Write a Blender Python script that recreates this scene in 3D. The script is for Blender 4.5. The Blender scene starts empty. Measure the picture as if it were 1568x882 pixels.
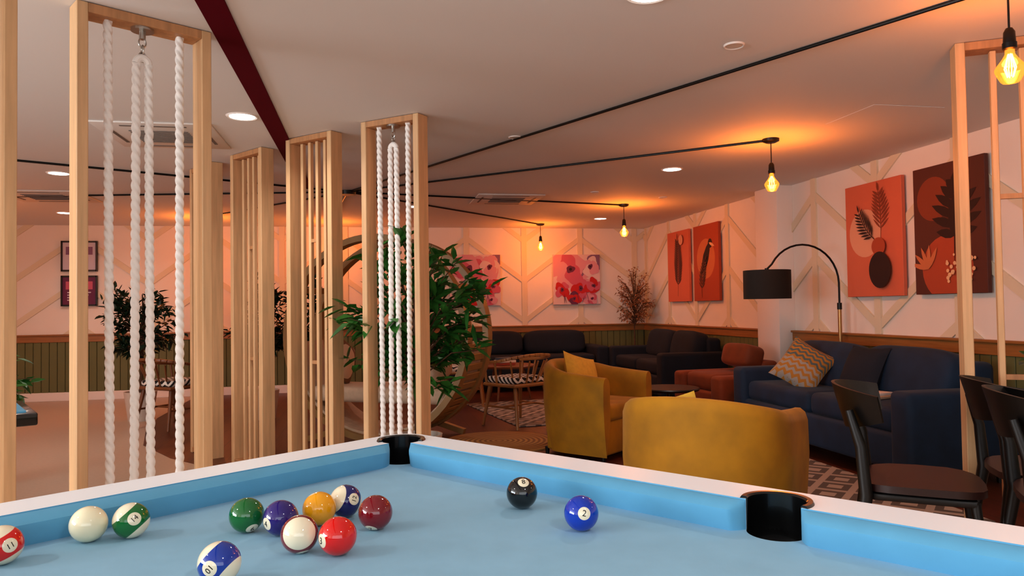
import bpy, bmesh, math, random
from mathutils import Vector, Matrix, Euler
R = random.Random(7)
scn = bpy.context.scene
COL = scn.collection
CZ = 2.42      # ceiling height
# ------------------------------------------------------------------ materials
def C(h):
    h = h.lstrip('#'); o = []
    for i in (0, 2, 4):
        c = int(h[i:i+2], 16) / 255
        o.append(c / 12.92 if c <= .04045 else ((c + .055) / 1.055) ** 2.4)
    return (o[0], o[1], o[2], 1)
def N(nt, t, **k):
    n = nt.nodes.new(t)
    for a, b in k.items(): setattr(n, a, b)
    return n
def mat(name, col, rough=.6, metal=0, noise=0, scale=8, stretch=(1, 1, 1), bump=0, sheen=0, coat=0, spec=.5, emit=None, es=0):
    m = bpy.data.materials.new(name); m.use_nodes = True; nt = m.node_tree
    b = nt.nodes['Principled BSDF']
    c = C(col) if isinstance(col, str) else col
    b.inputs['Base Color'].default_value = c
    b.inputs['Roughness'].default_value = rough
    b.inputs['Metallic'].default_value = metal
    b.inputs['Specular IOR Level'].default_value = spec
    if sheen:
        b.inputs['Sheen Weight'].default_value = sheen
        b.inputs['Sheen Roughness'].default_value = .4
        b.inputs['Sheen Tint'].default_value = tuple(.4 + .6 * x for x in c[:3]) + (1,)
    if coat: b.inputs['Coat Weight'].default_value = coat
    if emit:
        b.inputs['Emission Color'].default_value = C(emit); b.inputs['Emission Strength'].default_value = es
    if noise or bump:
        tc = N(nt, 'ShaderNodeTexCoord'); mp = N(nt, 'ShaderNodeMapping'); mp.inputs['Scale'].default_value = stretch
        nz = N(nt, 'ShaderNodeTexNoise'); nz.inputs['Scale'].default_value = scale; nz.inputs['Detail'].default_value = 4
        nt.links.new(tc.outputs['Object'], mp.inputs[0]); nt.links.new(mp.outputs[0], nz.inputs['Vector'])
        if noise:
            r = N(nt, 'ShaderNodeValToRGB')
            r.color_ramp.elements[0].position = .3; r.color_ramp.elements[1].position = .7
            r.color_ramp.elements[0].color = tuple(x * (1 - noise) for x in c[:3]) + (1,)
            r.color_ramp.elements[1].color = tuple(min(1, x * (1 + noise * .6)) for x in c[:3]) + (1,)
            nt.links.new(nz.outputs[0], r.inputs[0]); nt.links.new(r.outputs[0], b.inputs['Base Color'])
        if bump:
            bp = N(nt, 'ShaderNodeBump'); bp.inputs['Strength'].default_value = bump; bp.inputs['Distance'].default_value = .01
            nt.links.new(nz.outputs[0], bp.inputs['Height']); nt.links.new(bp.outputs[0], b.inputs['Normal'])
    return m
def mnode(nt, op, a, b=None):
    n = N(nt, 'ShaderNodeMath', operation=op)
    for i, v in enumerate((a, b)):
        if v is None: continue
        if isinstance(v, (int, float)): n.inputs[i].default_value = v
        else: nt.links.new(v, n.inputs[i])
    return n.outputs[0]
def pattern(name, c1, c2, kind, s=4.0, rough=.85, c3=None):
    m = mat(name, c1, rough); nt = m.node_tree; b = nt.nodes['Principled BSDF']
    tc = N(nt, 'ShaderNodeTexCoord'); sp = N(nt, 'ShaderNodeSeparateXYZ'); nt.links.new(tc.outputs['Object'], sp.inputs[0])
    x = mnode(nt, 'MULTIPLY', sp.outputs[0], s); y = mnode(nt, 'MULTIPLY', sp.outputs[1], s); z = mnode(nt, 'MULTIPLY', sp.outputs[2], s)
    fx = mnode(nt, 'ABSOLUTE', mnode(nt, 'SUBTRACT', mnode(nt, 'FRACT', x), .5))
    fy = mnode(nt, 'ABSOLUTE', mnode(nt, 'SUBTRACT', mnode(nt, 'FRACT', y), .5))
    if kind == 'diamond': v = mnode(nt, 'FRACT', mnode(nt, 'MULTIPLY', mnode(nt, 'ADD', fx, fy), 2.5))
    elif kind == 'zigzag': v = mnode(nt, 'FRACT', mnode(nt, 'ADD', mnode(nt, 'MULTIPLY', mnode(nt, 'ADD', y, z), 1.5), fx))
    elif kind == 'stripe': v = mnode(nt, 'FRACT', x)
    elif kind == 'ring':
        rr = mnode(nt, 'SQRT', mnode(nt, 'ADD', mnode(nt, 'MULTIPLY', x, x), mnode(nt, 'MULTIPLY', y, y)))
        v = mnode(nt, 'FRACT', rr)
    g = mnode(nt, 'GREATER_THAN', v, .5)
    mx = N(nt, 'ShaderNodeMix', data_type='RGBA'); mx.inputs[6].default_value = C(c1); mx.inputs[7].default_value = C(c2)
    nt.links.new(g, mx.inputs[0]); out = mx.outputs[2]
    if c3:
        g2 = mnode(nt, 'GREATER_THAN', sp.outputs[2], .02); m3 = N(nt, 'ShaderNodeMix', data_type='RGBA'); m3.inputs[7].default_value = C(c3)
        g3 = mnode(nt, 'MULTIPLY', g2, g); nt.links.new(g3, m3.inputs[0]); nt.links.new(out, m3.inputs[6]); out = m3.outputs[2]
    nt.links.new(out, b.inputs['Base Color'])
    return m
def emis(name, col, st):
    m = bpy.data.materials.new(name); m.use_nodes = True; nt = m.node_tree; nt.nodes.clear()
    e = N(nt, 'ShaderNodeEmission'); e.inputs[0].default_value = C(col); e.inputs[1].default_value = st
    o = N(nt, 'ShaderNodeOutputMaterial'); nt.links.new(e.outputs[0], o.inputs[0]); return m
def planks(name, c1, c2, c3):
    m = mat(name, c1, .38); nt = m.node_tree; b = nt.nodes['Principled BSDF']
    tc = N(nt, 'ShaderNodeTexCoord'); mp = N(nt, 'ShaderNodeMapping'); mp.inputs['Rotation'].default_value = (0, 0, math.radians(90))
    br = N(nt, 'ShaderNodeTexBrick'); br.inputs['Scale'].default_value = 1; br.inputs['Brick Width'].default_value = 1.2
    br.inputs['Row Height'].default_value = .14; br.inputs['Mortar Size'].default_value = .002
    br.inputs['Color1'].default_value = C(c1); br.inputs['Color2'].default_value = C(c2); br.inputs['Mortar'].default_value = C(c3)
    nz = N(nt, 'ShaderNodeTexNoise'); nz.inputs['Scale'].default_value = 6
    mp2 = N(nt, 'ShaderNodeMapping'); mp2.inputs['Scale'].default_value = (8, .6, 1)
    nt.links.new(tc.outputs['Object'], mp.inputs[0]); nt.links.new(mp.outputs[0], br.inputs[0])
    nt.links.new(tc.outputs['Object'], mp2.inputs[0]); nt.links.new(mp2.outputs[0], nz.inputs[0])
    mx = N(nt, 'ShaderNodeMix', data_type='RGBA', blend_type='MULTIPLY'); mx.inputs[0].default_value = .5
    nt.links.new(br.outputs[0], mx.inputs[6]); nt.links.new(nz.outputs[0], mx.inputs[7]); nt.links.new(mx.outputs[2], b.inputs['Base Color'])
    return m
pine = mat('pine_wood', '#d9b083', .5, noise=.15, scale=3, stretch=(14, 14, 1), bump=.03)
pine2 = mat('pine_wood_dark', '#bd8a5e', .5, noise=.2, scale=3, stretch=(12, 12, 1))
oak = mat('oak_trim', '#a06a35', .45, noise=.2, scale=4, stretch=(1, 1, 14))
birch = mat('birch_ply', '#9c7844', .45, noise=.15, scale=5)
walnut = mat('walnut', '#7a4724', .4, noise=.2, scale=6)
honey = mat('honey_wood', '#a5713c', .4, noise=.2, scale=6)
ropem = mat('cotton_rope', '#f5f2ee', .9)
steel = mat('steel', '#b8b4ae', .3, 1)
blackm = mat('black_metal', '#0c0b0b', .35, .3)
blackp = mat('black_plastic', '#070707', .22, coat=.4)
whitep = mat('white_paint', '#f1ebe6', .55)
vent = mat('vent_plastic', '#ddd6d0', .6)
wallm = mat('wall_paint', '#efe8e0', .75, noise=.02, scale=3)
batm = mat('batten_paint', '#e2d7bf', .65)
greenm = mat('green_panelling', '#6b6e42', .6, noise=.05, scale=3)
greend = mat('green_groove', '#34351f', .8)
ceilm = mat('ceiling_paint', '#e6e5e5', .8)
maroon = mat('maroon_strip', '#5a0014', .9, spec=.1)
beigef = mat('beige_vinyl', '#bfa58f', .35, noise=.05, scale=40)
woodf = planks('wood_floor', '#74391f', '#5f2c1a', '#260f08')
clothm = mat('pool_cloth', '#8fbcd6', .95, noise=.05, scale=14, bump=.02)
cushm = mat('cushion_cloth', '#62a6ca', .9, noise=.05, scale=14)
whiterail = mat('rail_laminate', '#f4f8fd', .35)
mustard = mat('mustard_velvet', '#ae7a05', .75, noise=.28, scale=5, sheen=.2)
mustardp = mat('mustard_cushion', '#d9a93a', .85, noise=.1, scale=30)
navy = mat('navy_velvet', '#0f2a45', .8, noise=.3, scale=5, sheen=.12)
darkb = mat('midnight_fabric', '#0a1626', .85, noise=.25, scale=6)
rust = mat('rust_velvet', '#84380f', .75, noise=.2, scale=6, sheen=.2)
cream = mat('cream_fabric', '#cbb298', .9, noise=.1, scale=20)
leather = mat('brown_leather', '#2c1411', .38)
ebony = mat('ebony_wood', '#090707', .4)
leafm = mat('ficus_leaf', '#33702a', .34, noise=.45, scale=9)
leafd = mat('dark_leaf', '#16301a', .45, noise=.4, scale=9)
blossom = mat('dried_blossom', '#b07850', .7, noise=.4, scale=20)
bark = mat('bark', '#5a3d28', .9, noise=.3, scale=20)
soil = mat('soil', '#1e130c', 1)
potm = mat('ceramic_pot', '#cfc3b6', .5)
grille = mat('grille_grey', '#6e645e', .6)
lensg = mat('frosted_lens', '#d8d2ca', .3)
dl_em = emis('downlight_lens', '#fff8ee', 16)
bulb_f = emis('filament', '#ffc060', 60)
# amber glass
bg = bpy.data.materials.new('amber_glass'); bg.use_nodes = True; nt = bg.node_tree; nt.nodes.clear()
tr = N(nt, 'ShaderNodeBsdfTransparent'); tr.inputs[0].default_value = (1, .62, .25, 1)
em = N(nt, 'ShaderNodeEmission'); em.inputs[0].default_value = (1, .33, .04, 1); em.inputs[1].default_value = 2.8
gl = N(nt, 'ShaderNodeBsdfGlossy'); gl.inputs['Roughness'].default_value = .05
m1 = N(nt, 'ShaderNodeMixShader'); m1.inputs[0].default_value = .45; m2 = N(nt, 'ShaderNodeMixShader'); m2.inputs[0].default_value = .08
o = N(nt, 'ShaderNodeOutputMaterial')
nt.links.new(tr.outputs[0], m1.inputs[1]); nt.links.new(em.outputs[0], m1.inputs[2]); nt.links.new(m1.outputs[0], m2.inputs[1]); nt.links.new(gl.outputs[0], m2.inputs[2]); nt.links.new(m2.outputs[0], o.inputs[0])
# ------------------------------------------------------------------ mesh builder
class B:
    def __init__(s): s.v = []; s.f = []; s.m = []; s.mats = []
    def mi(s, m):
        if m not in s.mats: s.mats.append(m)
        return s.mats.index(m)
    def add(s, vs, fs, m, M=None):
        o = len(s.v); k = s.mi(m)
        for v in vs: s.v.append((M @ Vector(v)) if M else Vector(v))
        for f in fs: s.f.append([i + o for i in f]); s.m.append(k)
    def box(s, c, sz, m, rot=None, bev=0, seg=2):
        M = Matrix.Translation(c) @ (rot.to_matrix().to_4x4() if isinstance(rot, Euler) else (rot or Matrix()))
        bm = bmesh.new(); bmesh.ops.create_cube(bm, size=1)
        for v in bm.verts: v.co = Vector((v.co.x * sz[0], v.co.y * sz[1], v.co.z * sz[2]))
        if bev: bmesh.ops.bevel(bm, geom=list(bm.edges), offset=bev, segments=seg, profile=.5, affect='EDGES')
        bm.verts.index_update()
        s.add([v.co.copy() for v in bm.verts], [[v.index for v in f.verts] for f in bm.faces], m, M); bm.free()
    def beam(s, p0, p1, w, t, m, bev=0):
        p0 = Vector(p0); p1 = Vector(p1); d = p1 - p0
        q = d.to_track_quat('Z', 'Y').to_matrix().to_4x4()
        s.box((p0 + p1) / 2, (w, t, d.length), m, q, bev)
    def tube(s, pts, r, m, n=8, closed=False, caps=True):
        pts = [Vector(p) for p in pts]; L = len(pts); vs = []; fs = []
        rr = r if isinstance(r, (list, tuple)) else [r] * L
        up = None
        for i, p in enumerate(pts):
            t = (pts[(i + 1) % L] - pts[i - 1]) if closed else (pts[min(i + 1, L - 1)] - pts[max(i - 1, 0)])
            t.normalize()
            if up is None: up = t.orthogonal().normalized()
            up = (up - t * up.dot(t)).normalized(); sd = t.cross(up)
            for k in range(n):
                a = 2 * math.pi * k / n; vs.append(p + (up * math.cos(a) + sd * math.sin(a)) * rr[i])
        for i in range(L if closed else L - 1):
            for k in range(n):
                a = i * n + k; b = i * n + (k + 1) % n; j = ((i + 1) % L) * n
                fs.append([a, b, j + (k + 1) % n, j + k])
        if caps and not closed: fs.append(list(range(n))[::-1]); fs.append([(L - 1) * n + k for k in range(n)])
        s.add(vs, fs, m)
    def cyl(s, p0, p1, r, m, r1=None, n=16): s.tube([p0, p1], [r, r if r1 is None else r1], m, n)
    def lathe(s, prof, m, c=(0, 0, 0), n=28, M=None):
        vs = []; fs = []; c = Vector(c)
        for (r, z) in prof:
            for k in range(n):
                a = 2 * math.pi * k / n; vs.append(c + Vector((r * math.cos(a), r * math.sin(a), z)))
        for i in range(len(prof) - 1):
            for k in range(n): fs.append([i * n + k, i * n + (k + 1) % n, (i + 1) * n + (k + 1) % n, (i + 1) * n + k])
        s.add(vs, fs, m, M)
    def sell(s, c, sz, m, rot=None, e1=.5, e2=.5, nu=28, nv=16):
        M = Matrix.Translation(c) @ (rot.to_matrix().to_4x4() if isinstance(rot, Euler) else (rot or Matrix()))
        P = lambda x, e: math.copysign(abs(x) ** e, x); vs = []; fs = []
        for i in range(nv + 1):
            ph = -math.pi / 2 + math.pi * i / nv
            for k in range(nu):
                th = 2 * math.pi * k / nu
                vs.append((sz[0] / 2 * P(math.cos(ph), e1) * P(math.cos(th), e2), sz[1] / 2 * P(math.cos(ph), e1) * P(math.sin(th), e2), sz[2] / 2 * P(math.sin(ph), e1)))
        for i in range(nv):
            for k in range(nu): fs.append([i * nu + k, i * nu + (k + 1) % nu, (i + 1) * nu + (k + 1) % nu, (i + 1) * nu + k])
        s.add(vs, fs, m, M)
    def pillow(s, c, w, h, t, m, rot=None, n=12):
        M = Matrix.Translation(c) @ (rot.to_matrix().to_4x4() if rot else Matrix()); vs = []; fs = []
        for sd in (1, -1):
            for i in range(n + 1):
                for j in range(n + 1):
                    a = -1 + 2 * i / n; b = -1 + 2 * j / n
                    pin = 1 - .08 * (1 - abs(a) ** 2) * abs(b) ** 3; pin2 = 1 - .08 * (1 - abs(b) ** 2) * abs(a) ** 3
                    th = ((1 - a * a) * (1 - b * b)) ** .45 * t / 2
                    vs.append((a * w / 2 * pin2, sd * th, b * h / 2 * pin))
        q = (n + 1) ** 2
        for sd in (0, 1):
            for i in range(n):
                for j in range(n):
                    a = sd * q + i * (n + 1) + j; f = [a, a + 1, a + n + 2, a + n + 1]; fs.append(f if sd else f[::-1])
        s.add(vs, fs, m, M)
    def prism(s, poly, y0, y1, m, M=None):
        n = len(poly); vs = [(x, y0, z) for x, z in poly] + [(x, y1, z) for x, z in poly]
        fs = [list(range(n)), list(range(n, 2 * n))[::-1]] + [[i, (i + 1) % n, n + (i + 1) % n, n + i] for i in range(n)]
        s.add(vs, fs, m, M)
    def leaf(s, b, d, up, L, W, m):
        d = d.normalized(); sd = d.cross(up)
        if sd.length < .01: sd = d.orthogonal()
        sd.normalize(); nn = sd.cross(d); dn = Vector((0, 0, -1))
        P = lambda t, w, z: b + d * (L * t) + sd * (W * w) + nn * (W * z) + dn * (L * .18 * t * t)
        vs = [P(0, 0, 0), P(.35, 0, -.12), P(.7, 0, -.1), P(1, 0, 0), P(.3, .5, .1), P(.68, .36, .08), P(.3, -.5, .1), P(.68, -.36, .08)]
        s.add(vs, [[0, 1, 4], [1, 2, 5, 4], [2, 3, 5], [0, 6, 1], [1, 6, 7, 2], [2, 7, 3]], m)
    def mesh(s, name, ang=35):
        me = bpy.data.meshes.new(name); me.from_pydata([tuple(v) for v in s.v], [], s.f)
        for m in s.mats: me.materials.append(m)
        me.polygons.foreach_set('material_index', s.m)
        bm = bmesh.new(); bm.from_mesh(me); bmesh.ops.recalc_face_normals(bm, faces=bm.faces); bm.to_mesh(me); bm.free()
        me.polygons.foreach_set('use_smooth', [True] * len(me.polygons)); me.set_sharp_from_angle(angle=math.radians(ang)); me.update(); return me
    def obj(s, name, loc=(0, 0, 0), rz=0, parent=None, ang=35, rot=None):
        ob = bpy.data.objects.new(name, s.mesh(name, ang)); COL.objects.link(ob); ob.location = loc
        ob.rotation_euler = rot if rot else (0, 0, rz)
        if parent: ob.parent = parent
        return ob
def empty(name, loc=(0, 0, 0), rz=0):
    e = bpy.data.objects.new(name, None); COL.objects.link(e); e.location = loc; e.rotation_euler = (0, 0, rz); e.empty_display_size = .1; return e
face = lambda fx, fy: math.atan2(fy, fx) + math.pi / 2
# ------------------------------------------------------------------ room
X0, X1, Y0, Y1 = -5.6, 4.34, -2.6, 11.2
def slab(name, a, b, m):
    q = B(); a = Vector(a); b = Vector(b); q.box((a + b) / 2, b - a, m); return q.obj(name)
slab('floor', (X0, Y0, -.1), (X1, Y1, 0), beigef)
slab('ceiling', (X0 - .1, Y0 - .1, CZ), (X1 + .1, Y1 + .1, CZ + .1), ceilm)
slab('wall_far', (X0 - .1, Y1, -.1), (X1 + .1, Y1 + .12, CZ), wallm)
slab('wall_right', (X1, Y0, -.1), (X1 + .12, Y1, CZ), wallm)
q = B()
for a, b in (((X0 - .1, Y0 - .12, -.1), (X1 + .1, Y0, .8)), ((X0 - .1, Y0 - .12, 2.2), (X1 + .1, Y0, CZ)), ((X0 - .1, Y0 - .12, .8), (-2.2, Y0, 2.2)), ((2.0, Y0 - .12, .8), (X1 + .1, Y0, 2.2))):
    a = Vector(a); b = Vector(b); q.box((a + b) / 2, b - a, wallm)
q.obj('wall_near')
q = B()
for x in (-2.2, -.8, .6, 2.0): q.box((x, Y0 - .05, 1.5), (.06, .06, 1.4), whitep)
for z in (.8, 2.2): q.box((-.1, Y0 - .05, z), (4.26, .06, .06), whitep)
q.obj('added_near_window')  # unseen window, added to house the fill light behind the camera
q = B(); 
for a, b in (((X0 - .12, Y0, -.1), (X0, Y1, .8)), ((X0 - .12, Y0, 2.2), (X0, Y1, CZ)), ((X0 - .12, Y0, .8), (X0, -1.6, 2.2)), ((X0 - .12, 3.4, .8), (X0, Y1, 2.2))):
    a = Vector(a); b = Vector(b); q.box((a + b) / 2, b - a, wallm)
q.obj('wall_left')
q = B()
for y in (-1.6, .05, 1.75, 3.4): q.box((X0 - .05, y, 1.5), (.06, .06, 1.4), whitep)
for z in (.8, 2.2): q.box((X0 - .05, .9, z), (.06, 5.06, .06), whitep)
q.obj('window_1')
edge = [(3.2, 1.2), (2.3, 2.0), (1.5, 3.0), (.95, 3.8), (.35, 4.55), (-.4, 5.25), (-1.05, 5.85), (-1.6, 6.5), (-2.0, 7.2), (-2.2, 8.0), (-2.35, 9.0), (-2.4, 11.19), (X1 - .01, 11.19), (X1 - .01, 1.2)]
q = B(); q.add([(x, y, 0) for x, y in edge] + [(x, y, .004) for x, y in edge], [list(range(14)), list(range(14, 28))[::-1]] + [[i, (i + 1) % 14, 14 + (i + 1) % 14, 14 + i] for i in range(14)], woodf); q.obj('floor_wood')
def clip(poly, lo, hi, ax):
    for sgn, lim in ((1, lo), (-1, hi)):
        out = []
        for i in range(len(poly)):
            p, r = poly[i], poly[(i + 1) % len(poly)]
            a = sgn * (p[ax] - lim); b = sgn * (r[ax] - lim)
            if a >= 0: out.append(p)
            if a * b < 0:
                t = a / (a - b); out.append((p[0] + (r[0] - p[0]) * t, p[1] + (r[1] - p[1]) * t))
        poly = out
        if len(poly) < 3: return []
    return poly
def dress(side, L, loc, rz, trough):
    q = B(); q.box((L / 2, -.006, .45), (L, .012, .72), greend)
    n = int(L / .1)
    for i in range(n): q.box((i * .1 + .05, -.014, .46), (.093, .02, .7), greenm, bev=.003, seg=1)
    q.obj('wainscot_' + side, loc, rz)
    q = B(); q.box((L / 2, -.018, .85), (L, .036, .09), oak, bev=.004, seg=1); q.box((L / 2, -.028, .902), (L, .056, .022), oak, bev=.005, seg=1); q.obj('trim_dado_' + side, loc, rz)
    q = B(); q.box((L / 2, -.013, .06), (L, .026, .12), whitep, bev=.004, seg=1); q.obj('baseboard_' + side, loc, rz)
    q = B(); W = .9; h = .045; s0 = trough - math.ceil(trough / W) * W - 2 * W
    i = 0; s = s0; nT = round((trough - s0) / W)
    while s < L + W:
        if 0 < s < L: q.prism([(s - .04, .915), (s + .04, .915), (s + .04, CZ), (s - .04, CZ)], -.020, 0, batm)
        tr_ = ((i - nT) % 2 == 0)
        for j in range(-2, 5):
            zt = .98 + .62 * j; za, zb = (zt, zt + .66) if tr_ else (zt + .66, zt)
            p = clip([(s, za - h), (s + W, zb - h), (s + W, zb + h), (s, za + h)], .915, CZ, 1)
            if p: p = clip(p, 0, L, 0)
            if p: q.prism(p, -.016, 0, batm)
        s += W; i += 1
    q.obj('trim_battens_' + side, loc, rz)
dress('far', X1 - X0, (X0, Y1, 0), 0, 2.37 - X0)
dress('right', Y1 - Y0, (X1, Y1, 0), -math.pi / 2, Y1 - 5.68)
q = B(); q.box((X1 - .09, 7.19, CZ / 2), (.18, .44, CZ), whitep, bev=.005); q.obj('pilaster')
slab('trim_ceiling_strip', (-.655, -1.5, CZ - .012), (-.545, 7.6, CZ), maroon)
# ------------------------------------------------------------------ dividers
def divider(kind, loc, rz, w=.46, dpt=.105, fr=(.27, .44, .60, .77)):
    q = B(); pw = .042
    for x in (pw / 2, w - pw / 2): q.box((x, dpt / 2, CZ / 2), (pw, dpt, CZ - .004), pine, bev=.003, seg=1)
    q.box((w / 2, dpt / 2, CZ - .022), (w - 2 * pw, dpt, .038), pine2, bev=.002, seg=1)
    q.box((w / 2, dpt / 2, .03), (w - 2 * pw, dpt, .04), pine2, bev=.002, seg=1)
    if kind == 'rope':
        n = 18; top = CZ - .04; rr = .0175
        def rope(x0, x1, zt, zb):
            vs = []; fs = []; K = int((zt - zb) / .007)
            for i in range(K + 1):
                t = i / K; z = zt + (zb - zt) * t; x = x0 + (x1 - x0) * t
                for k in range(n):
                    a = 2 * math.pi * k / n; r = rr * (.66 + .38 * abs(math.cos(1.5 * (a + z * 52))))
                    vs.append((x + r * math.cos(a), dpt / 2 + r * math.sin(a), z))
            for i in range(K):
                for k in range(n): fs.append([i * n + k, i * n + (k + 1) % n, (i + 1) * n + (k + 1) % n, (i + 1) * n + k])
            q.add(vs, fs, ropem)
        ws = w - .46
        rope(pw + .07 + ws * .2, pw + .08 + ws * .2, top, .05); rope(w - pw - .075, w - pw - .08, top, .05)
        cx = w * .49
        rope(cx - .024, cx - .037, top - .15, .05); rope(cx + .024, cx + .032, top - .15, .05)
        q.tube([(cx + .024 * math.cos(a), dpt / 2, top - .15 + .026 * math.sin(a)) for a in [math.pi * i / 10 for i in range(11)]], rr * .95, ropem, 10)
        q.cyl((cx, dpt / 2, top), (cx, dpt / 2, top - .012), .045, steel, n=20); q.cyl((cx, dpt / 2, top - .012), (cx, dpt / 2, top - .045), .013, steel)
        for k in range(3):
            zc = top - .06 - k * .03
            q.tube([(cx + (.014 * math.cos(a) if k % 2 == 0 else 0), dpt / 2 + (.014 * math.cos(a) if k % 2 else 0), zc + .02 * math.sin(a)) for a in [2 * math.pi * i / 14 for i in range(14)]], .0035, steel, 6, closed=True)
    else:
        xs = [w * f for f in fr]
        for x in xs: q.box((x, dpt / 2, CZ / 2), (.026, .03, CZ - .09), pine, bev=.003, seg=1)
        k = 1 if len(xs) > 3 else 0
        for z in (.83, 1.68): q.box(((xs[k] + xs[k + 1]) / 2 , dpt / 2, z), (xs[k + 1] - xs[k], .022, .024), pine2)
    return q.obj(kind + '_room_divider', (loc[0], loc[1], 0), rz)
rad = math.radians
divider('rope', (-1.106, 3.12), rad(33), w=.525)
divider('rope', (-1.52, 2.43), rad(46), w=.5)
divider('rope', (-.04, 4.914), rad(-39.6))
divider('slat', (-.5725, 5.473), rad(-44))
divider('slat', (-1.059, 6.102), rad(-52))
divider('slat', (-1.50, 6.74), rad(-58))
divider('slat', (2.756, 3.025), rad(-30), w=.5, fr=(.33, .57, .80))
# ------------------------------------------------------------------ pool table
L, W, TZ, CLZ = 2.06, 1.2, .87, .82
TL = (.092, 1.965, 0); TR = rad(-52.5)
table = empty('pool_table', TL, TR)
pr = .050; MX = L / 2 - .01
pk = [(.088, -.088, pr, 135, 118), (L - .088, -.088, pr, 45, 118), (.088, -W + .088, pr, 225, 118), (L - .088, -W + .088, pr, 315, 118), (MX, -.084, pr - .002, 90, 106), (MX, -W + .084, pr - .002, 270, 106)]
def rrect(x0, x1, y0, y1, r, n=8):
    o = []
    for cx, cy, a0 in ((x1 - r, y1 - r, 0), (x0 + r, y1 - r, 90), (x0 + r, y0 + r, 180), (x1 - r, y0 + r, 270)):
        for i in range(n + 1):
            a = rad(a0 + 90 * i / n); o.append((cx + r * math.cos(a), cy + r * math.sin(a)))
    return o
def cutters():
    q = B()
    for x, y, r, a, h in pk: q.lathe([(0.0001, .70), (r, .70), (r, .95), (.0001, .95)], blackp, (x, y, 0), 40)
    return q.obj('cut')
def booled(q, name, mats):
    ob = q.obj(name); c = cutters(); md = ob.modifiers.new('b', 'BOOLEAN'); md.operation = 'DIFFERENCE'; md.solver = 'EXACT'; md.object = c
    bpy.context.view_layer.update(); dg = bpy.context.evaluated_depsgraph_get(); me = bpy.data.meshes.new_from_object(ob.evaluated_get(dg))
    ob.modifiers.clear(); ob.data = me; bpy.data.objects.remove(c)
    me.polygons.foreach_set('use_smooth', [True] * len(me.polygons)); me.set_sharp_from_angle(angle=rad(30)); ob.parent = table; return ob
RW = .100
q = B(); o_ = rrect(0, L, -W, 0, .07); i_ = rrect(RW, L - RW, -W + RW, -RW, .004); n = len(o_)
prof = [(o_, .775), (o_, TZ - .006), (rrect(.006, L - .006, -W + .006, -.006, .066), TZ), (i_, TZ), (i_, .775)]
vs = []; fs = []
for lp, z in prof: vs += [(x, y, z) for x, y in lp]
for k in range(5):
    for i in range(n): a = k * n; b = ((k + 1) % 5) * n; fs.append([a + i, a + (i + 1) % n, b + (i + 1) % n, b + i])
q.add(vs, fs[:3 * n] + fs[4 * n:], whiterail); o0 = len(q.v) - len(vs); q.f += [[i + o0 for i in f] for f in fs[3 * n:4 * n]]; q.m += [q.mi(cushm)] * n
booled(q, 'rails', None)
q = B(); q.box((L / 2, -W / 2, .79), (L - .06, W - .06, .06), clothm); booled(q, 'cloth_bed', None)
q = B(); NS = .132
def cushion(p0, p1, t0, t1, inward):
    p0 = Vector(p0); p1 = Vector(p1); d = (p1 - p0).normalized(); w = Vector(inward); ln = (p1 - p0).length
    sec = [(0, CLZ), (0, TZ - .002), (.010, TZ - .002), (NS - RW - .006, TZ - .009), (NS - RW, TZ - .014), (NS - RW, TZ - .021), (NS - RW - .008, CLZ)]
    rows = []
    for f in (0, .25, .55, .8, 1): rows.append((t0 * f, min(1, .15 + math.sin(f * math.pi / 2) * .85)))
    for f in (1, .8, .55, .25, 0): rows.append((ln - t1 * f, min(1, .15 + math.sin(f * math.pi / 2) * .85)))
    vs = []; fs = []; m = len(sec)
    for s_, k in rows:
        for o2, z in sec: b = p0 + d * s_ + w * (o2 * k); vs.append((b.x, b.y, z))
    for r in range(len(rows) - 1):
        for i in range(m): fs.append([r * m + i, r * m + (i + 1) % m, (r + 1) * m + (i + 1) % m, (r + 1) * m + i])
    fs.append(list(range(m))); fs.append([(len(rows) - 1) * m + i for i in range(m)][::-1])
    q.add(vs, fs, cushm)
e = RW - .001; ca = .137; hg = .0465
for y, inw in ((-e, (0, -1, 0)), (-W + e, (0, 1, 0))):
    cushion((ca, y, 0), (MX - hg, y, 0), .04, .02, inw); cushion((MX + hg, y, 0), (L - ca, y, 0), .02, .04, inw)
for x, inw in ((e, (1, 0, 0)), (L - e, (-1, 0, 0))): cushion((x, -W + ca, 0), (x, -ca, 0), .04, .04, inw)
q.obj('cushions', parent=table)
q = B()
for x, y, r, ac, hw in pk:
    r2 = r - .0008; n = 40; q.lathe([(r2, CLZ - .002), (r2, .715), (.0005, .715)], blackp, (x, y, 0), n)
    vs = []; K = 36
    sec = [(r2, CLZ - .01), (r2 - .002, TZ + .001), (r2 + .001, TZ + .004), (r2 + .008, TZ + .004), (r2 + .011, TZ - .001), (r2 + .004, TZ - .004)]
    for i in range(K + 1):
        a = rad(ac - hw + 2 * hw * i / K)
        for rr_, z in sec: vs.append((x + rr_ * math.cos(a), y + rr_ * math.sin(a), z))
    m = len(sec); fs = [[i * m + j, i * m + (j + 1) % m, (i + 1) * m + (j + 1) % m, (i + 1) * m + j] for i in range(K) for j in range(m)] + [list(range(m)), [K * m + j for j in range(m)]]
    q.add(vs, fs, blackp)
q.obj('pocket_liners', parent=table)
q = B(); q.box((L / 2, -W / 2, .68), (L - .08, W - .08, .19), whiterail, bev=.01)
for x in (.16, L - .16):
    for y in (-.16, -W + .16): q.lathe([(.001, .59), (.06, .59), (.05, .3), (.04, .02), (.045, 0), (.001, 0)], whiterail, (x, y, 0), 20)
q.obj('cabinet_and_legs', parent=table)
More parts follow.
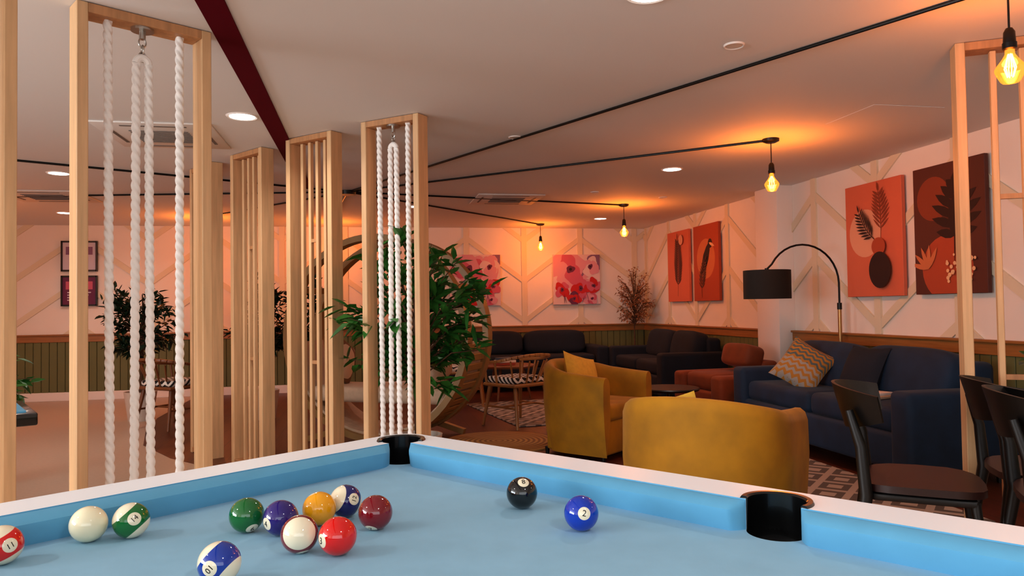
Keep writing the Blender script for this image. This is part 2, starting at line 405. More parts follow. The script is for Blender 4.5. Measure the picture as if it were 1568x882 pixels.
# ------------------------------------------------------------------ balls
def ballmat(name, col, stripe, plain=False):
    m = mat(name, col, .06, coat=.5); nt = m.node_tree; b = nt.nodes['Principled BSDF']
    if plain: return m
    r = .0285
    tc = N(nt, 'ShaderNodeTexCoord'); sp = N(nt, 'ShaderNodeSeparateXYZ'); nt.links.new(tc.outputs['Object'], sp.inputs[0])
    yy = mnode(nt, 'MULTIPLY', sp.outputs[1], sp.outputs[1]); zz = mnode(nt, 'MULTIPLY', sp.outputs[2], sp.outputs[2])
    f = mnode(nt, 'LESS_THAN', mnode(nt, 'SQRT', mnode(nt, 'ADD', yy, zz)), .36 * r)
    if stripe: f = mnode(nt, 'MAXIMUM', f, mnode(nt, 'GREATER_THAN', mnode(nt, 'ABSOLUTE', sp.outputs[2]), .55 * r))
    mx = N(nt, 'ShaderNodeMix', data_type='RGBA'); mx.inputs[6].default_value = C(col); mx.inputs[7].default_value = C('#efe3c6')
    nt.links.new(f, mx.inputs[0]); nt.links.new(mx.outputs[2], b.inputs['Base Color']); return m
numm = mat('ball_number_ink', '#050505', .2)
def textpolys(t, size):
    cu = bpy.data.curves.new('t', 'FONT'); cu.body = t; cu.size = size; cu.align_x = 'CENTER'; cu.align_y = 'CENTER'; cu.resolution_u = 4
    ob = bpy.data.objects.new('t', cu); COL.objects.link(ob); bpy.context.view_layer.update()
    me = bpy.data.meshes.new_from_object(ob.evaluated_get(bpy.context.evaluated_depsgraph_get()))
    v = [(a.co.x, a.co.y) for a in me.vertices]; f = [list(p.vertices) for p in me.polygons]
    bpy.data.objects.remove(ob); bpy.data.meshes.remove(me); return v, f
BR = .0285
def ball(name, col, pos, n, s, num=None, stripe=False):
    q = B(); plain = num is None
    q.sell((0, 0, 0), (2 * BR,) * 3, ballmat(name + '_resin', col, stripe, plain), e1=1, e2=1, nu=48, nv=32)
    if num:
        v, f = textpolys(num, .0140 if len(num) == 1 else .0115)
        for sg in (1, -1):
            vs = [Vector((sg * math.sqrt(BR * BR - x * x - y * y), sg * x, y)) * 1.012 for x, y in v]; q.add(vs, f, numm)
    ob = q.obj(name, (pos[0], pos[1], CLZ + BR), ang=80)
    X = Vector(n).normalized(); Z = Vector(s); Z = (Z - X * Z.dot(X)).normalized(); Y = Z.cross(X)
    ob.rotation_euler = Matrix((X, Y, Z)).transposed().to_euler()
ball('cue_ball', '#f0e6c4', (-.450, 1.322), (0, 0, 1), (1, 0, 0))
ball('striped_green_ball', '#0f6b2c', (-.3876, 1.328), (.5, -1, .35), (-.55, -.2, .8), '14', True)
ball('solid_green_ball', '#12662c', (-.2038, 1.3139), (.45, -.7, -.75), (0, 0, 1), '6')
ball('solid_purple_ball', '#2a1670', (-.1456, 1.2828), (-.8, -.7, -.15), (0, 0, 1), '4')
ball('solid_yellow_ball', '#f0a50e', (-.0866, 1.326), (.4, -.2, -1), (0, 0, 1), '1')
ball('striped_blue_ball', '#191a63', (-.0435, 1.3665), (.7, -.95, .35), (-.7, -.6, .5), '12', True)
ball('solid_maroon_ball', '#7a0f1c', (.0083, 1.2773), (-.3, -.55, -.9), (0, 0, 1), '7')
ball('striped_maroon_ball', '#7a0f1c', (-.1066, 1.1831), (.2, -.35, -1), (.05, -.95, .35), '15', True)
ball('solid_red_ball', '#d8160f', (-.0490, 1.1590), (-.9, -.6, -.05), (0, 0, 1), '3')
ball('striped_navy_ball', '#143a9c', (-.2026, 1.0752), (-.3, -1, .05), (.75, 0, -.6), '10', True)
ball('black_eight_ball', '#0a0a0b', (.2743, 1.3449), (0, -.6, .9), (0, .9, .6), '8')
ball('solid_blue_ball', '#0b39ae', (.3422, 1.1891), (-.1, -1, .25), (.25, .1, 1), '2')
ball('striped_red_ball', '#d8160f', (-.538, 1.2339), (.9, -.9, .2), (.6, -.1, -.8), '11', True)
# ------------------------------------------------------------------ seating
def tub_chair(loc, rz, m, cm, sc=1.0, pz=.62, ps=.42):
    q = B(); a = .40; pts = []
    for i in range(9): pts.append((-a, -.36 + .38 * i / 8, i / 8 * .35))
    for i in range(1, 26):
        t = math.pi * i / 26; pts.append((-a * math.cos(t), .02 + .37 * math.sin(t), .35 + .65 * math.sin(t)))
    for i in range(9): pts.append((a, .02 - .38 * i / 8, (1 - i / 8) * .35))
    sec = [(-.035, .05), (-.012, .22), (.004, .45), (0, -.06), (-.012, -.022), (-.035, -.003), (-.06, -.003), (-.085, -.022), (-.098, -.06), (-.10, .34), (-.1, .3)]
    vs = []; k = len(sec)
    for i, (x, y, w) in enumerate(pts):
        x0, y0, _ = pts[max(i - 1, 0)]; x1, y1, _ = pts[min(i + 1, len(pts) - 1)]
        t = Vector((x1 - x0, y1 - y0, 0)).normalized(); nn = Vector((-t.y, t.x, 0)); H = .67 + .11 * w ** 1.2
        for j, (o2, z) in enumerate(sec):
            zz = z if (j < 3 or j > 8) else H + z
            vs.append(Vector((x, y, 0)) + nn * o2 + Vector((0, 0, zz)))
    fs = [[i * k + j, i * k + (j + 1) % k, (i + 1) * k + (j + 1) % k, (i + 1) * k + j] for i in range(len(pts) - 1) for j in range(k)]
    fs += [list(range(k)), [(len(pts) - 1) * k + j for j in range(k)][::-1]]
    q.add(vs, fs, m)
    q.box((0, -.05, .19), (.64, .58, .27), m, bev=.02, seg=3)
    q.box((0, -.07, .385), (.61, .58, .14), m, bev=.045, seg=4)
    for x in (-.28, .28):
        for y in (-.28, .26): q.cyl((x, y, .07), (x, y, 0), .02, ebony, .015)
    q.pillow((.08 if pz > .6 else .12, .14, pz), ps, ps - .02, .16, cm, Euler((rad(-20), rad(14), rad(-8))))
    ob = q.obj('tub_armchair', (loc[0], loc[1], 0), rz, ang=50); ob.scale = (sc,) * 3; return ob
tub_chair((1.78, 5.84), face(.66, -.75), mustard, mustardp, .97)
tub_chair((1.61, 3.37), face(.68, .73), mustard, mustardp, 1.0, .585, .38)
def sofa(name, loc, rz, Ls, D, H, m, armh=.62, armw=.19, nc=2, low=.1):
    q = B(); hl = Ls / 2; hd = D / 2
    q.box((0, 0, low + .12), (Ls - .02, D - .04, .24), m, bev=.03, seg=3)
    for sx in (-1, 1): q.box((sx * (hl - armw / 2), 0, (armh + low) / 2), (armw, D, armh - low), m, bev=.04, seg=4)
    q.box((0, hd - .1, (H - .06 + low) / 2), (Ls - 2 * armw + .02, .2, H - .06 - low), m, bev=.05, seg=4)
    cw = (Ls - 2 * armw) / nc
    for i in range(nc):
        cx = -hl + armw + cw * (i + .5)
        q.box((cx, -.06, low + .32), (cw - .008, D - .2, .17), m, bev=.05, seg=4)
        q.sell((cx, hd - .25, low + .56), (cw * .98, .24, H - low - .34), m, Euler((rad(-14), 0, rad(R.uniform(-2, 2)))), .45, .45)
    for x in (-hl + .1, hl - .1):
        for y in (-hd + .08, hd - .08): q.cyl((x, y, low + .01), (x, y, 0), .025, ebony, .018)
    return q.obj(name, (loc[0], loc[1], 0), rz, ang=50)
sofa('navy_sofa', (3.70, 5.2), -math.pi / 2, 2.28, .82, .84, navy)
sofa('dark_sofa', (3.82, 9.25), -math.pi / 2, 2.0, .86, .84, darkb)
sofa('dark_sofa', (2.25, 10.62), 0, 2.3, .86, .80, darkb)
sofa('rust_armchair', (3.62, 7.02), -math.pi / 2 + .1, .9, .8, .68, rust, armh=.50, nc=1)
q = B(); q.pillow((0, 0, 0), .40, .40, .15, pattern('woven_cushion', '#a8742a', '#9a948c', 'zigzag', 15, c3='#4f5f60')); q.obj('scatter_cushion', (3.56, 5.62, .665), rot=(rad(-30), rad(28), rad(-55)))
q = B(); q.pillow((0, 0, 0), .42, .40, .15, darkb); q.obj('scatter_cushion', (3.70, 5.05, .67), rot=(rad(-25), 0, rad(-88)))
q = B(); q.box((0, 0, .01), (.3, .22, .02), cream, bev=.004); q.box((0.02, 0.01, .03), (.26, .2, .02), whitep, bev=.004); q.obj('folded_throw', (3.50, 4.72, .508), .3)
zig = pattern('zigzag_fabric', '#e8e2d8', '#1d1b1c', 'zigzag', 11)
def spindle_chair(loc, rz, wm=walnut):
    q = B(); q.box((0, 0, .42), (.52, .48, .035), wm, bev=.015, seg=3); q.box((0, -.01, .465), (.46, .43, .065), zig, bev=.028, seg=4)
    for sx in (-1, 1):
        q.cyl((sx * .21, -.18, .41), (sx * .26, -.24, 0), .021, wm, .014); q.cyl((sx * .2, .18, .41), (sx * .25, .26, 0), .021, wm, .014)
        q.cyl((sx * .24, -.2, .43), (sx * .27, -.2, .63), .013, wm)
        q.cyl((sx * .245, -.04, .43), (sx * .285, -.02, .65), .011, wm)
    arc = [(.30 * math.sin(a) , .05 + .26 * math.cos(a) , .66 + .06 * max(0, math.cos(a))) for a in [rad(-90 + 180 * i / 16) for i in range(17)]]
    arc = [(-.28, -.24, .635)] + arc + [(.28, -.24, .635)]
    for i in range(len(arc) - 1): q.beam(arc[i], arc[i + 1], .05, .028, wm, .005)
    for i in range(7):
        a = rad(-60 + 20 * i); q.cyl((.2 * math.sin(a), .04 + .17 * math.cos(a), .43), (.295 * math.sin(a), .05 + .255 * math.cos(a), .66), .009, wm, n=8)
    q.cyl((-.23, -.2, .2), (-.23, .22, .2), .01, wm); q.cyl((.23, -.2, .2), (.23, .22, .2), .01, wm); q.cyl((-.23, 0, .2), (.23, 0, .2), .01, wm)
    return q.obj('spindle_armchair', (loc[0], loc[1], 0), rz)
spindle_chair((1.48, 7.40), face(-.15, .95) + .4, honey)
spindle_chair((1.12, 9.0), face(-.2, -1), honey)
spindle_chair((-2.02, 8.3), face(.6, .8), walnut)
def dining_chair(loc, rz):
    q = B(); m = ebony
    vs = []; n = 20
    for zz in (.44, .468):
        for i in range(n):
            a = 2 * math.pi * i / n; ca_, sa = math.cos(a), math.sin(a)
            vs.append((.235 * math.copysign(abs(ca_) ** .6, ca_), .225 * math.copysign(abs(sa) ** .6, sa), zz + .012 * ca_ * ca_))
    q.add(vs, [list(range(n))[::-1], list(range(n, 2 * n))] + [[i, (i + 1) % n, n + (i + 1) % n, n + i] for i in range(n)], leather)
    q.box((0, 0, .425), (.38, .36, .03), m, bev=.008)
    for sx in (-1, 1):
        q.tube([(sx * .17, -.17, .43), (sx * .21, -.22, 0)], [.019, .012], m, 12)
        q.tube([(sx * .235, .27, 0), (sx * .205, .2, .43), (sx * .2, .215, .62), (sx * .19, .255, .76)], [.014, .026, .022, .016], m, 12)
    K = 18; vs = []; fs = []
    for i in range(K + 1):
        a = rad(-68 + 136 * i / K); f = math.cos(a); hh = .03 + .062 * f
        for o2, dz in ((.0, -1), (.004, 0), (.012, 1), (.026, 1), (.02, 0), (.014, -1)):
            r = .245 + o2 + .02 * dz; vs.append((r * math.sin(a) * 1.02, .05 + r * .95 * f, .765 + hh * dz + .012 * (1 - f)))
    for i in range(K):
        for j in range(6): fs.append([i * 6 + j, i * 6 + (j + 1) % 6, (i + 1) * 6 + (j + 1) % 6, (i + 1) * 6 + j])
    fs += [list(range(6)), [K * 6 + j for j in range(6)]]
    q.add(vs, fs, m); return q.obj('dining_chair', (loc[0], loc[1], 0), rz, ang=45)
dining_chair((2.20, 2.66), face(.80, -.6))
dining_chair((2.60, 2.29), face(.80, -.6))
dining_chair((2.85, 2.68), face(.86, -.5))
# ------------------------------------------------------------------ round pod lounge
q = B(); RR = .93
def hoop(y, w):
    vs = []; fs = []; K = 72
    for i in range(K):
        a = 2 * math.pi * i / K
        for r, yy in ((RR, y), (RR, y + w), (RR - .055, y + w), (RR - .055, y)): vs.append((r * math.cos(a), yy, RR + .01 + r * math.sin(a)))
    for i in range(K):
        for j in range(4): fs.append([i * 4 + j, i * 4 + (j + 1) % 4, ((i + 1) % K) * 4 + (j + 1) % 4, ((i + 1) % K) * 4 + j])
    q.add(vs, fs, birch)
hoop(-.30, .11); hoop(.19, .11)
for i in range(30):
    a = rad(186 + 168 * i / 29); c = (math.cos(a) * (RR - .03), 0, RR + .01 + math.sin(a) * (RR - .03)); q.box(c, (.018, .46, .062), birch, Matrix.Rotation(-a, 4, 'Y'), bev=.004, seg=1)
    c = (math.cos(a) * (RR - .062), 0, RR + .01 + math.sin(a) * (RR - .062)); q.box(c, (.03, .50, .092), cream, Matrix.Rotation(-a, 4, 'Y'))
for i in range(3):
    a = rad(30 + 60 * i); q.box((math.cos(a) * (RR - .03), 0, RR + math.sin(a) * (RR - .03)), (.03, .46, .05), birch, Matrix.Rotation(-a, 4, 'Y'))
q.box((0, 0, .42), (1.36, .52, .14), cream, bev=.05, seg=4)
q.pillow((.48, 0, .70), .42, .44, .2, cream, Euler((0, rad(-25), rad(80)))); q.pillow((-.5, .0, .70), .42, .44, .2, pattern('striped_cushion', '#d4c3ad', '#7c5c3f', 'stripe', 14), Euler((0, rad(25), rad(95))))
for sx in (-1, 1):
    for y in (-.34, .34): q.beam((sx * .30, y, .12), (sx * .62, y, .03), .06, .05, birch); 
q.obj('round_pod_lounge', (.17, 6.98, 0), face(-.50, -.87))
# ------------------------------------------------------------------ tables, rugs
q = B(); q.lathe([(.001, .45), (.38, .45), (.39, .44), (.38, .42), (.001, .42)], walnut, n=36)
for i in range(3): a = 2.1 * i; q.cyl((.22 * math.cos(a), .22 * math.sin(a), .42), (.33 * math.cos(a), .33 * math.sin(a), 0), .02, walnut, .014)
q.obj('coffee_table', (1.75, 9.5, 0))
q = B()
for i, (cc, w) in enumerate((('#a8432a', .26), ('#e6ddd0', .24), ('#354a5c', .22))): q.box((.01 * i, 0, .016 + .032 * i), (w, .18, .03), mat('book_cover_%d' % i, cc, .6), Euler((0, 0, .2 * i)), bev=.003, seg=1)
q.obj('stack_of_books', (1.72, 9.45, .45))
q = B(); q.lathe([(.001, .41), (.28, .41), (.29, .40), (.28, .385), (.001, .385)], ebony, n=32); q.cyl((0, 0, .39), (0, 0, .02), .025, ebony); q.lathe([(.001, .03), (.18, .02), (.19, 0), (.001, 0)], ebony, n=24)
q.obj('side_table', (2.80, 6.65, 0))
rugm = pattern('grey_rug_weave', '#a89e94', '#5c5652', 'diamond', 3.2)
q = B(); q.box((0, 0, .012), (1.5, 1.9, .012), rugm, bev=.003, seg=1); q.obj('patterned_rug', (2.05, 8.25, 0), .15)
q = B(); q.box((0, 0, .012), (1.0, 2.7, .012), rugm, bev=.003, seg=1); q.obj('patterned_rug', (2.76, 4.75, 0), 0)
q = B(); q.lathe([(.001, .022), (.50, .022), (.52, .014), (.52, .005), (.001, .005)], pattern('jute_weave', '#c0904f', '#94663a', 'ring', 22), n=48); q.obj('jute_rug', (1.12, 6.45, 0))
q = B(); q.box((0, 0, .62), (1.3, .75, .07), blackp, bev=.01); q.box((0, 0, .658), (1.2, .65, .012), cushm)
q.box((0, 0, .55), (1.1, .6, .09), blackp)
for x in (-.52, .52):
    for y in (-.27, .27): q.box((x, y, .26), (.06, .06, .52), blackp, bev=.006)
q.obj('games_table', (-2.53, 4.51, 0), rad(28))
# ------------------------------------------------------------------ plants
def plant(name, loc, H, rad_, zc, rz_, nb, nl, ll, lm, pot='pot', seed=1, trunk=.02, poth=.32, potr=.17, pm=potm):
    r = random.Random(seed); q = B()
    if pot == 'pot': q.lathe([(.001, .0), (potr * .75, .0), (potr, poth), (potr * .93, poth), (potr * .9, poth - .04), (.001, poth - .04)], pm, n=28); q.lathe([(potr * .9, poth - .035), (.001, poth - .035)], soil, n=20)
    else: q.lathe([(.001, 0), (.09, 0), (.13, .15), (.12, .35), (.06, .5), (.07, .55), (.06, .55), (.05, .5), (.001, .3)], pm, n=24)
    z0 = poth - .06
    tr = [Vector((0, 0, z0)), Vector((r.uniform(-.03, .03), r.uniform(-.03, .03), (z0 + zc) / 2)), Vector((r.uniform(-.04, .04), r.uniform(-.04, .04), zc)), Vector((0.02, 0, zc + rz_ * .6))]
    q.tube(tr, [trunk, trunk * .9, trunk * .7, trunk * .3], bark, 8)
    for i in range(nb):
        a = r.uniform(0, 2 * math.pi); e_ = math.asin(r.uniform(-.85, 1)); k = r.uniform(.6, 1)
        tip = Vector((rad_ * k * math.cos(a) * math.cos(e_), rad_ * k * math.sin(a) * math.cos(e_), zc + rz_ * k * math.sin(e_)))
        b = Vector((0, 0, max(z0 + .1, zc - rz_ * .5 + (tip.z - zc) * .5))); mid = (b + tip) / 2 + Vector((0, 0, .08))
        q.tube([b, mid, tip], [.007, .005, .002], bark, 5, caps=False)
        for j in range(nl):
            t = r.uniform(.3, 1); p = b * (1 - t) ** 2 + mid * 2 * t * (1 - t) + tip * t * t
            p += Vector((r.uniform(-1, 1), r.uniform(-1, 1), r.uniform(-1, 1))) * .03
            d = (tip - b).normalized() * .6 + Vector((r.uniform(-1, 1), r.uniform(-1, 1), r.uniform(-.9, .5)))
            q.leaf(p, d, Vector((r.uniform(-.4, .4), r.uniform(-.4, .4), 1)), ll * r.uniform(.7, 1.2), ll * r.uniform(.38, .5), lm)
    return q.obj(name, (loc[0], loc[1], 0), 0)
plant('potted_ficus_tree', (.33, 5.20), 1.8, .62, 1.15, .66, 46, 18, .15, leafm, seed=3)
plant('potted_ficus_tree', (-2.5, 8.9), 1.6, .48, 1.1, .5, 44, 18, .11, leafd, seed=5)
plant('potted_ficus_tree', (-1.15, 8.6), 1.7, .45, 1.1, .58, 44, 18, .11, leafd, seed=8)
plant('potted_ficus_tree', (-.55, 8.9), 1.7, .4, 1.05, .6, 36, 16, .11, leafd, seed=18)
plant('potted_ficus_tree', (-2.70, 5.72), 1.0, .42, .72, .3, 22, 9, .13, leafm, seed=9)
plant('potted_ficus_tree', (4.02, 3.62), 1.2, .26, .9, .3, 24, 12, .1, leafm, seed=11, potr=.14)
plant('dried_blossom_vase', (3.98, 10.72), 1.8, .34, 1.35, .52, 60, 22, .05, blossom, pot='vase', seed=12, trunk=.012, poth=.5, pm=whitep)
# ------------------------------------------------------------------ arc floor lamp
q = B(); lx, ly = 4.2, 6.03; brass = mat('brass_pole', '#b98f5e', .35, .8)
q.lathe([(.001, .03), (.11, .03), (.12, .015), (.12, 0), (.001, 0)], blackm, n=28); q.cyl((0, 0, .02), (0, 0, 1.14), .017, brass); q.cyl((0, 0, 1.13), (0, 0, 1.19), .021, blackm)
pa = [(0, 0, 1.17)]
for i in range(19):
    a = math.pi * i / 18; pa.append((-.345 + .345 * math.cos(a), .04 * i / 18, 1.37 + .35 * math.sin(a)))
pa = pa[:17] + [(-.69, .04, 1.50)]
q.tube(pa, .009, blackm, 10)
q.lathe([(.205, 1.235), (.205, 1.49), (.200, 1.49), (.200, 1.235), (.205, 1.235)], mat('black_lampshade', '#10100f', .8), (-.69, .04, 0), 40)
q.cyl((-.69, .04, 1.51), (-.69, .04, 1.40), .018, blackm)
for k in range(3): a = 2.094 * k; q.cyl((-.69, .04, 1.485), (-.69 + .2 * math.cos(a), .04 + .2 * math.sin(a), 1.485), .003, blackm, n=6)
q.sell((-.69, .04, 1.36), (.07, .07, .09), whitep, e1=1, e2=1); q.obj('arc_floor_lamp', (lx, ly, 0))
# ------------------------------------------------------------------ pendants, cables, downlights, vents
def light(kind, name, loc, e_, col, size=.05, rot=None, parent=None):
    l = bpy.data.lights.new(name, kind); l.energy = e_; l.color = col
    if kind == 'AREA': l.size = size
    elif kind == 'POINT': l.shadow_soft_size = size
    ob = bpy.data.objects.new(name, l); COL.objects.link(ob); ob.location = loc
    if rot: ob.rotation_euler = rot
    if parent: ob.parent = parent
    return ob
ORANGE = (1, .32, .06)
def pendant(x, y, zb=2.03, e_=9):
    q = B(); q.lathe([(.001, CZ - .03), (.035, CZ - .03), (.06, CZ - .018), (.062, CZ), (.001, CZ)], blackm)
    zt = zb + .125; q.cyl((0, 0, CZ - .02), (0, 0, zt + .08), .004, blackm, n=8)
    q.lathe([(.001, zt + .09), (.012, zt + .085), (.02, zt + .07), (.022, zt + .03), (.025, zt + .028), (.025, zt + .005), (.02, zt), (.001, zt)], blackm, n=24)
    q.lathe([(.016, zt), (.017, zt - .015), (.026, zt - .032), (.045, zt - .058), (.053, zt - .072), (.052, zt - .082), (.044, zt - .100), (.034, zt - .120), (.028, zt - .126), (.001, zt - .127)], bg, n=28)
    for k in range(6):
        a = k * math.pi / 3; q.tube([(.006 * math.cos(a), .006 * math.sin(a), zt - .015), (.02 * math.cos(a), .02 * math.sin(a), zt - .07), (.01 * math.cos(a), .01 * math.sin(a), zt - .105)], .0026, bulb_f, 6)
    ob = q.obj('pendant_lamp', (x, y, 0)); light('POINT', 'pendant_glow', (0, 0, zt - .06), e_, ORANGE, .045, parent=ob); return ob
HUB = (-.2, 7.8)
PD = [(2.961, 5.02, 46), (3.045, 8.5, 50), (2.5, 10.6, 38), (2.44, 2.41, 26), (-4.6, 5.45, 36), (-2.1, 10.1, 44), (-.5, 10.5, 40), (-4.5, 8.6, 34)]
for x, y, e_ in PD: pendant(x, y, 2.03, e_)
q = B(); zc = CZ - .009
for x, y, _ in PD: q.tube([(HUB[0], HUB[1], zc), (x, y, zc)], .009, blackm, 8)
q.lathe([(.001, CZ - .04), (.08, CZ - .04), (.09, CZ), (.001, CZ)], blackm, (HUB[0], HUB[1], 0)); q.obj('ceiling_cable_spider')
def downlight(x, y, lit=True, e_=16, col=(1, .93, .86), r=.09):
    q = B(); q.lathe([(r * .86, CZ - .004), (r, CZ - .008), (r * 1.1, CZ), (r * .8, CZ)], whitep, n=32); q.lathe([(r * .87, CZ - .005), (.001, CZ - .005)], dl_em if lit else lensg, n=32)
    ob = q.obj('recessed_downlight', (x, y, 0))
    if lit: l = light('AREA', 'downlight_beam', (0, 0, CZ - .02), e_, col, .17, parent=ob); l.data.shape = 'DISK'; l.data.spread = rad(150)
for x, y, e_ in ((-.769, 4.862, 9), (-2.637, 7.042, 9), (2.704, 6.251, 4), (.55, 8.89, 4), (1.092, 2.72, 8), (3.2, 9.9, 3), (-3.6, 9.8, 6), (.9, -.6, 15), (-2.2, .9, 14), (3.4, .8, 5)): downlight(x, y, True, e_)  # last three fittings are out of view, added to light the near end
for x, y in ((1.714, 3.209), (1.05, 5.2), (2.4, 7.6), (3.3, 7.9)): downlight(x, y, False, r=.045)
def cassette(x, y, s, grid=True):
    q = B(); q.box((0, 0, CZ - (.006 if grid else .001)), (s, s, .012 if grid else .002), vent if grid else ceilm, bev=.004 if grid else 0)
    if grid:
        for i in range(9): q.box((0, -s * .22 + s * .055 * i, CZ - .014), (s * .5, s * .016, .006), grille)
        for a in range(4): q.box((s * .4 * math.cos(a * math.pi / 2), s * .4 * math.sin(a * math.pi / 2), CZ - .013), ((.02 if a % 2 == 0 else s * .55), (s * .55 if a % 2 == 0 else .02), .004), grille)
    q.obj('ceiling_air_conditioner' if grid else 'ceiling_access_panel', (x, y, 0))
cassette(-1.37, 5.45, .74); cassette(1.542, 8.2, .74); cassette(-3.245, 8.42, .78); cassette(3.35, 4.3, .5, False)
# ------------------------------------------------------------------ artwork
def art(name, w, h, bgm, shapes, loc, rz, frame=None, dep=.035):
    q = B(); q.box((0, -dep / 2, 0), (w, dep, h), bgm, bev=.003, seg=1)
    for i, (poly, m) in enumerate(shapes):
        y = -dep - .0003 * (i + 1)
        p = clip([tuple(a) for a in poly], -w / 2 + .003, w / 2 - .003, 0)
        if p: p = clip(p, -h / 2 + .003, h / 2 - .003, 1)
        if p: q.add([(x, y, z) for x, z in p], [list(range(len(p)))], m)
    if frame:
        for sx in (-1, 1): q.box((sx * (w / 2), -dep / 2 - .004, 0), (.022, dep + .012, h + .022), frame); q.box((0, -dep / 2 - .004, sx * h / 2), (w, dep + .012, .022), frame)
    q.obj(name, loc, rz)
def disc(cx, cz, r, n=28, sx=1, sz=1): return [(cx + r * sx * math.cos(2 * math.pi * i / n), cz + r * sz * math.sin(2 * math.pi * i / n)) for i in range(n)]
def blade(bx, bz, ang, L_, w):
    d = (math.cos(ang), math.sin(ang)); s_ = (-d[1], d[0]); o2 = []
    for t, k in ((0, 0), (.25, .8), (.5, 1), (.75, .7), (1, 0)): o2.append((bx + d[0] * L_ * t + s_[0] * w * k, bz + d[1] * L_ * t + s_[1] * w * k))
    for t, k in ((.75, .7), (.5, 1), (.25, .8)): o2.append((bx + d[0] * L_ * t - s_[0] * w * k, bz + d[1] * L_ * t - s_[1] * w * k))
    return o2
def frond(bx, bz, ang, L_, n, ll, w, m, bend=0.0, t0=.2):
    o2 = []; x, z, a = bx, bz, ang; S = 24
    for i in range(S):
        x2 = x + math.cos(a) * L_ / S; z2 = z + math.sin(a) * L_ / S
        o2.append(([(x - .004 * math.sin(a), z + .004 * math.cos(a)), (x + .004 * math.sin(a), z - .004 * math.cos(a)), (x2 + .004 * math.sin(a), z2 - .004 * math.cos(a)), (x2 - .004 * math.sin(a), z2 + .004 * math.cos(a))], m))
        t = i / S
        if t >= t0 and (i % max(1, round(S * (1 - t0) / n))) == 0:
            l_ = ll * (1.05 - .75 * abs(t - .45) * 1.3)
            for sg in (-1, 1): o2.append((blade(x, z, a + sg * .85, l_, w), m))
        x, z = x2, z2; a += bend / S
    o2.append((blade(x, z, a, ll * .6, w), m)); return o2
AM = {k: mat('art_' + k, c, .7) for k, c in dict(salmon='#d66e50', peach='#e5a384', rustp='#b04a2c', plum='#5a2a20', brown='#5a2a1e', tan='#c9764c', deep='#2c0f10', cream='#e9bd92', rose='#c8607c', pink='#d99bac', red='#c01c20', blush='#e0c8cc', grape='#6c2b52', mauve='#8a6488', paper='#cfc6d6', warm='#8a3c24').items()}
RWX = X1 - .022; pz = 1.735
# upright palm fronds standing in a two-tone vase
s1 = [(disc(-.10, .06, .21), AM['peach'])] + frond(.10, -.02, rad(84), .42, 12, .15, .010, AM['warm'], .25) + frond(.08, -.03, rad(150), .36, 10, .13, .009, AM['deep'], -.75)
s1 += [(disc(.10, -.07, .085, sz=.9), AM['rustp']), ([(.06, -.2), (.14, -.2), (.15, -.08), (.05, -.08)], AM['rustp']), (disc(.11, -.27, .135, sz=1.15), AM['deep'])]
art('botanical_canvas', .72, .99, AM['salmon'], s1, (RWX, 5.665, pz), -math.pi / 2)
# monstera leaf: midrib with broad separate lobes either side
mon = []
for i in range(6):
    t = i / 5; z = -.06 + .34 * t; l_ = (.20, .25, .26, .23, .18, .12)[i]
    for sg in (-1, 1): mon.append((blade(.08, z, rad(90) - sg * rad(78 - 34 * t), l_, .036), AM['deep']))
mon += [(blade(.08, .24, rad(90), .18, .045), AM['deep']), (disc(.08, .08, .07, sz=2.1), AM['deep']), (blade(.08, .3, rad(-92), .62, .006), AM['deep'])]
s2 = [(disc(-.14, .24, .17), AM['warm']), (disc(-.02, -.30, .25), AM['rustp'])] + mon + [(blade(.08, -.04, rad(90), .38, .003), AM['warm'])]
for i in range(5): s2.append((blade(-.20, -.30, rad(165 - 26 * i), .19, .02), AM['tan']))
for i in range(30): s2.append((disc(.10 + R.uniform(-.12, .16), -.30 + R.uniform(-.12, .10), R.uniform(.009, .02), 8), AM['cream']))
art('botanical_canvas', .70, .99, AM['plum'], s2, (RWX, 4.82, pz + .005), -math.pi / 2)
s3 = frond(-.02, -.42, rad(84), .78, 13, .19, .012, AM['brown'], .1) + [(disc(.14, .36, .07), AM['peach'])]
art('botanical_canvas', .72, .99, AM['salmon'], s3, (RWX, 9.76, pz), -math.pi / 2)
s4 = [(disc(0, .05, .26), AM['tan']), (blade(-.12, -.15, rad(60), .5, .08), AM['deep']), (disc(.13, .24, .06), AM['deep']), (blade(.1, .25, rad(-20), .16, .02), AM['cream'])] + frond(-.12, -.45, rad(95), .5, 9, .13, .013, AM['brown'], -.7)
art('botanical_canvas', .72, .99, AM['rustp'], s4, (RWX, 8.89, pz), -math.pi / 2)
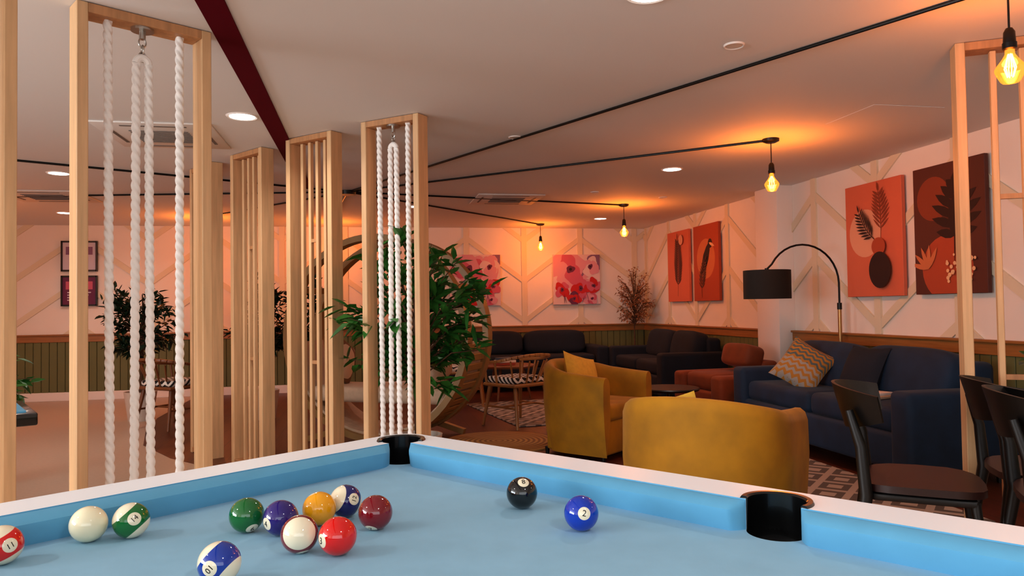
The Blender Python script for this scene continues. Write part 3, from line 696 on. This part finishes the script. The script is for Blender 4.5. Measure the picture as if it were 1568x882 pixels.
def poppies(seed):
    r = random.Random(seed)
    def blob(cx, cz, rr_, wob=.28, n=22):
        ph = [r.uniform(0, 6.28) for _ in range(3)]; o3 = []
        for i in range(n):
            a = 6.2832 * i / n; k = rr_ * (1 + wob * (.5 * math.sin(2 * a + ph[0]) + .35 * math.sin(3 * a + ph[1]) + .25 * math.sin(5 * a + ph[2]))); o3.append((cx + k * math.cos(a), cz + k * math.sin(a)))
        return o3
    o2 = [(blob(r.uniform(-.34, .34), r.uniform(-.34, .34), r.uniform(.10, .2)), AM[r.choice(['pink', 'blush', 'mauve', 'pink'])]) for _ in range(9)]
    for cx, cz, rr_, m, m_2 in ((-.10, .16, .24, 'rose', 'pink'), (.22, .20, .15, 'pink', 'blush'), (-.24, -.16, .12, 'red', 'rose'), (.06, -.14, .15, 'red', 'rose'), (.27, -.10, .12, 'rose', 'red'), (-.05, -.30, .11, 'red', 'grape'), (.24, -.30, .09, 'pink', 'rose')):
        a0 = r.random() * 6
        for k in range(4): a = a0 + k * 1.57; o2.append((blob(cx + rr_ * .42 * math.cos(a), cz + rr_ * .42 * math.sin(a), rr_ * .62), AM[m if k % 2 else m_2]))
        o2.append((blob(cx, cz, rr_ * .26), AM['grape'])); o2.append((disc(cx, cz, rr_ * .1, 10), AM['deep']))
    for _ in range(5): x = r.uniform(-.3, .3); o2.append((blade(x, -.38, rad(r.uniform(70, 110)), r.uniform(.12, .25), .004), AM['grape']))
    return o2
art('poppy_canvas', .76, .78, AM['blush'], poppies(1), (3.2, Y1 - .022, 1.615), 0)
art('poppy_canvas', .78, .78, AM['blush'], poppies(2), (1.60, Y1 - .022, 1.615), 0)
def poster(z, m):
    sh = [([(-.17, .02), (.17, .02), (.17, .13), (-.17, .13)], m)] + [([(-.15, -.03 - .035 * i), (.15 - .03 * i, -.03 - .035 * i), (.15 - .03 * i, -.015 - .035 * i), (-.15, -.015 - .035 * i)], AM['paper']) for i in range(4)]
    art('framed_poster', .44, .40, AM['grape'] if m is AM['rose'] else AM['paper'], sh, (-3.92, Y1 - .022, z), 0, frame=blackm, dep=.015)
poster(1.99, AM['mauve']); poster(1.51, AM['rose'])
# ------------------------------------------------------------------ daylight and added near fill
w = bpy.data.worlds.new('World'); scn.world = w; w.use_nodes = True; w.node_tree.nodes['Background'].inputs[0].default_value = (.85, .92, 1, 1); w.node_tree.nodes['Background'].inputs[1].default_value = 1.0
l = light('AREA', 'near_fill_light', (X0 + .05, .4, 1.5), 250, (.90, .96, 1), 1, (0, rad(-90), 0)); l.data.shape = 'RECTANGLE'; l.data.size = 1.4; l.data.size_y = 4.0
l = light('AREA', 'near_fill_light', (-.1, Y0 + .05, 1.5), 34, (.92, .97, 1), 1, (rad(90), 0, 0)); l.data.shape = 'RECTANGLE'; l.data.size = 4.2; l.data.size_y = 1.4  # unseen fill light added behind the camera to brighten the ceiling
# ------------------------------------------------------------------ camera
cam = bpy.data.cameras.new('camera'); co = bpy.data.objects.new('camera', cam); COL.objects.link(co)
cam.lens = 26; cam.sensor_width = 36; cam.clip_start = .02
M = Matrix.Rotation(rad(-11.0), 4, 'Z') @ Matrix.Rotation(rad(91.52), 4, 'X') @ Matrix.Rotation(rad(-.85), 4, 'Z')
co.matrix_world = Matrix.Translation((0, 0, 1.19)) @ M
scn.camera = co
scn.view_settings.view_transform = 'Standard'
scn.view_settings.gamma = .92
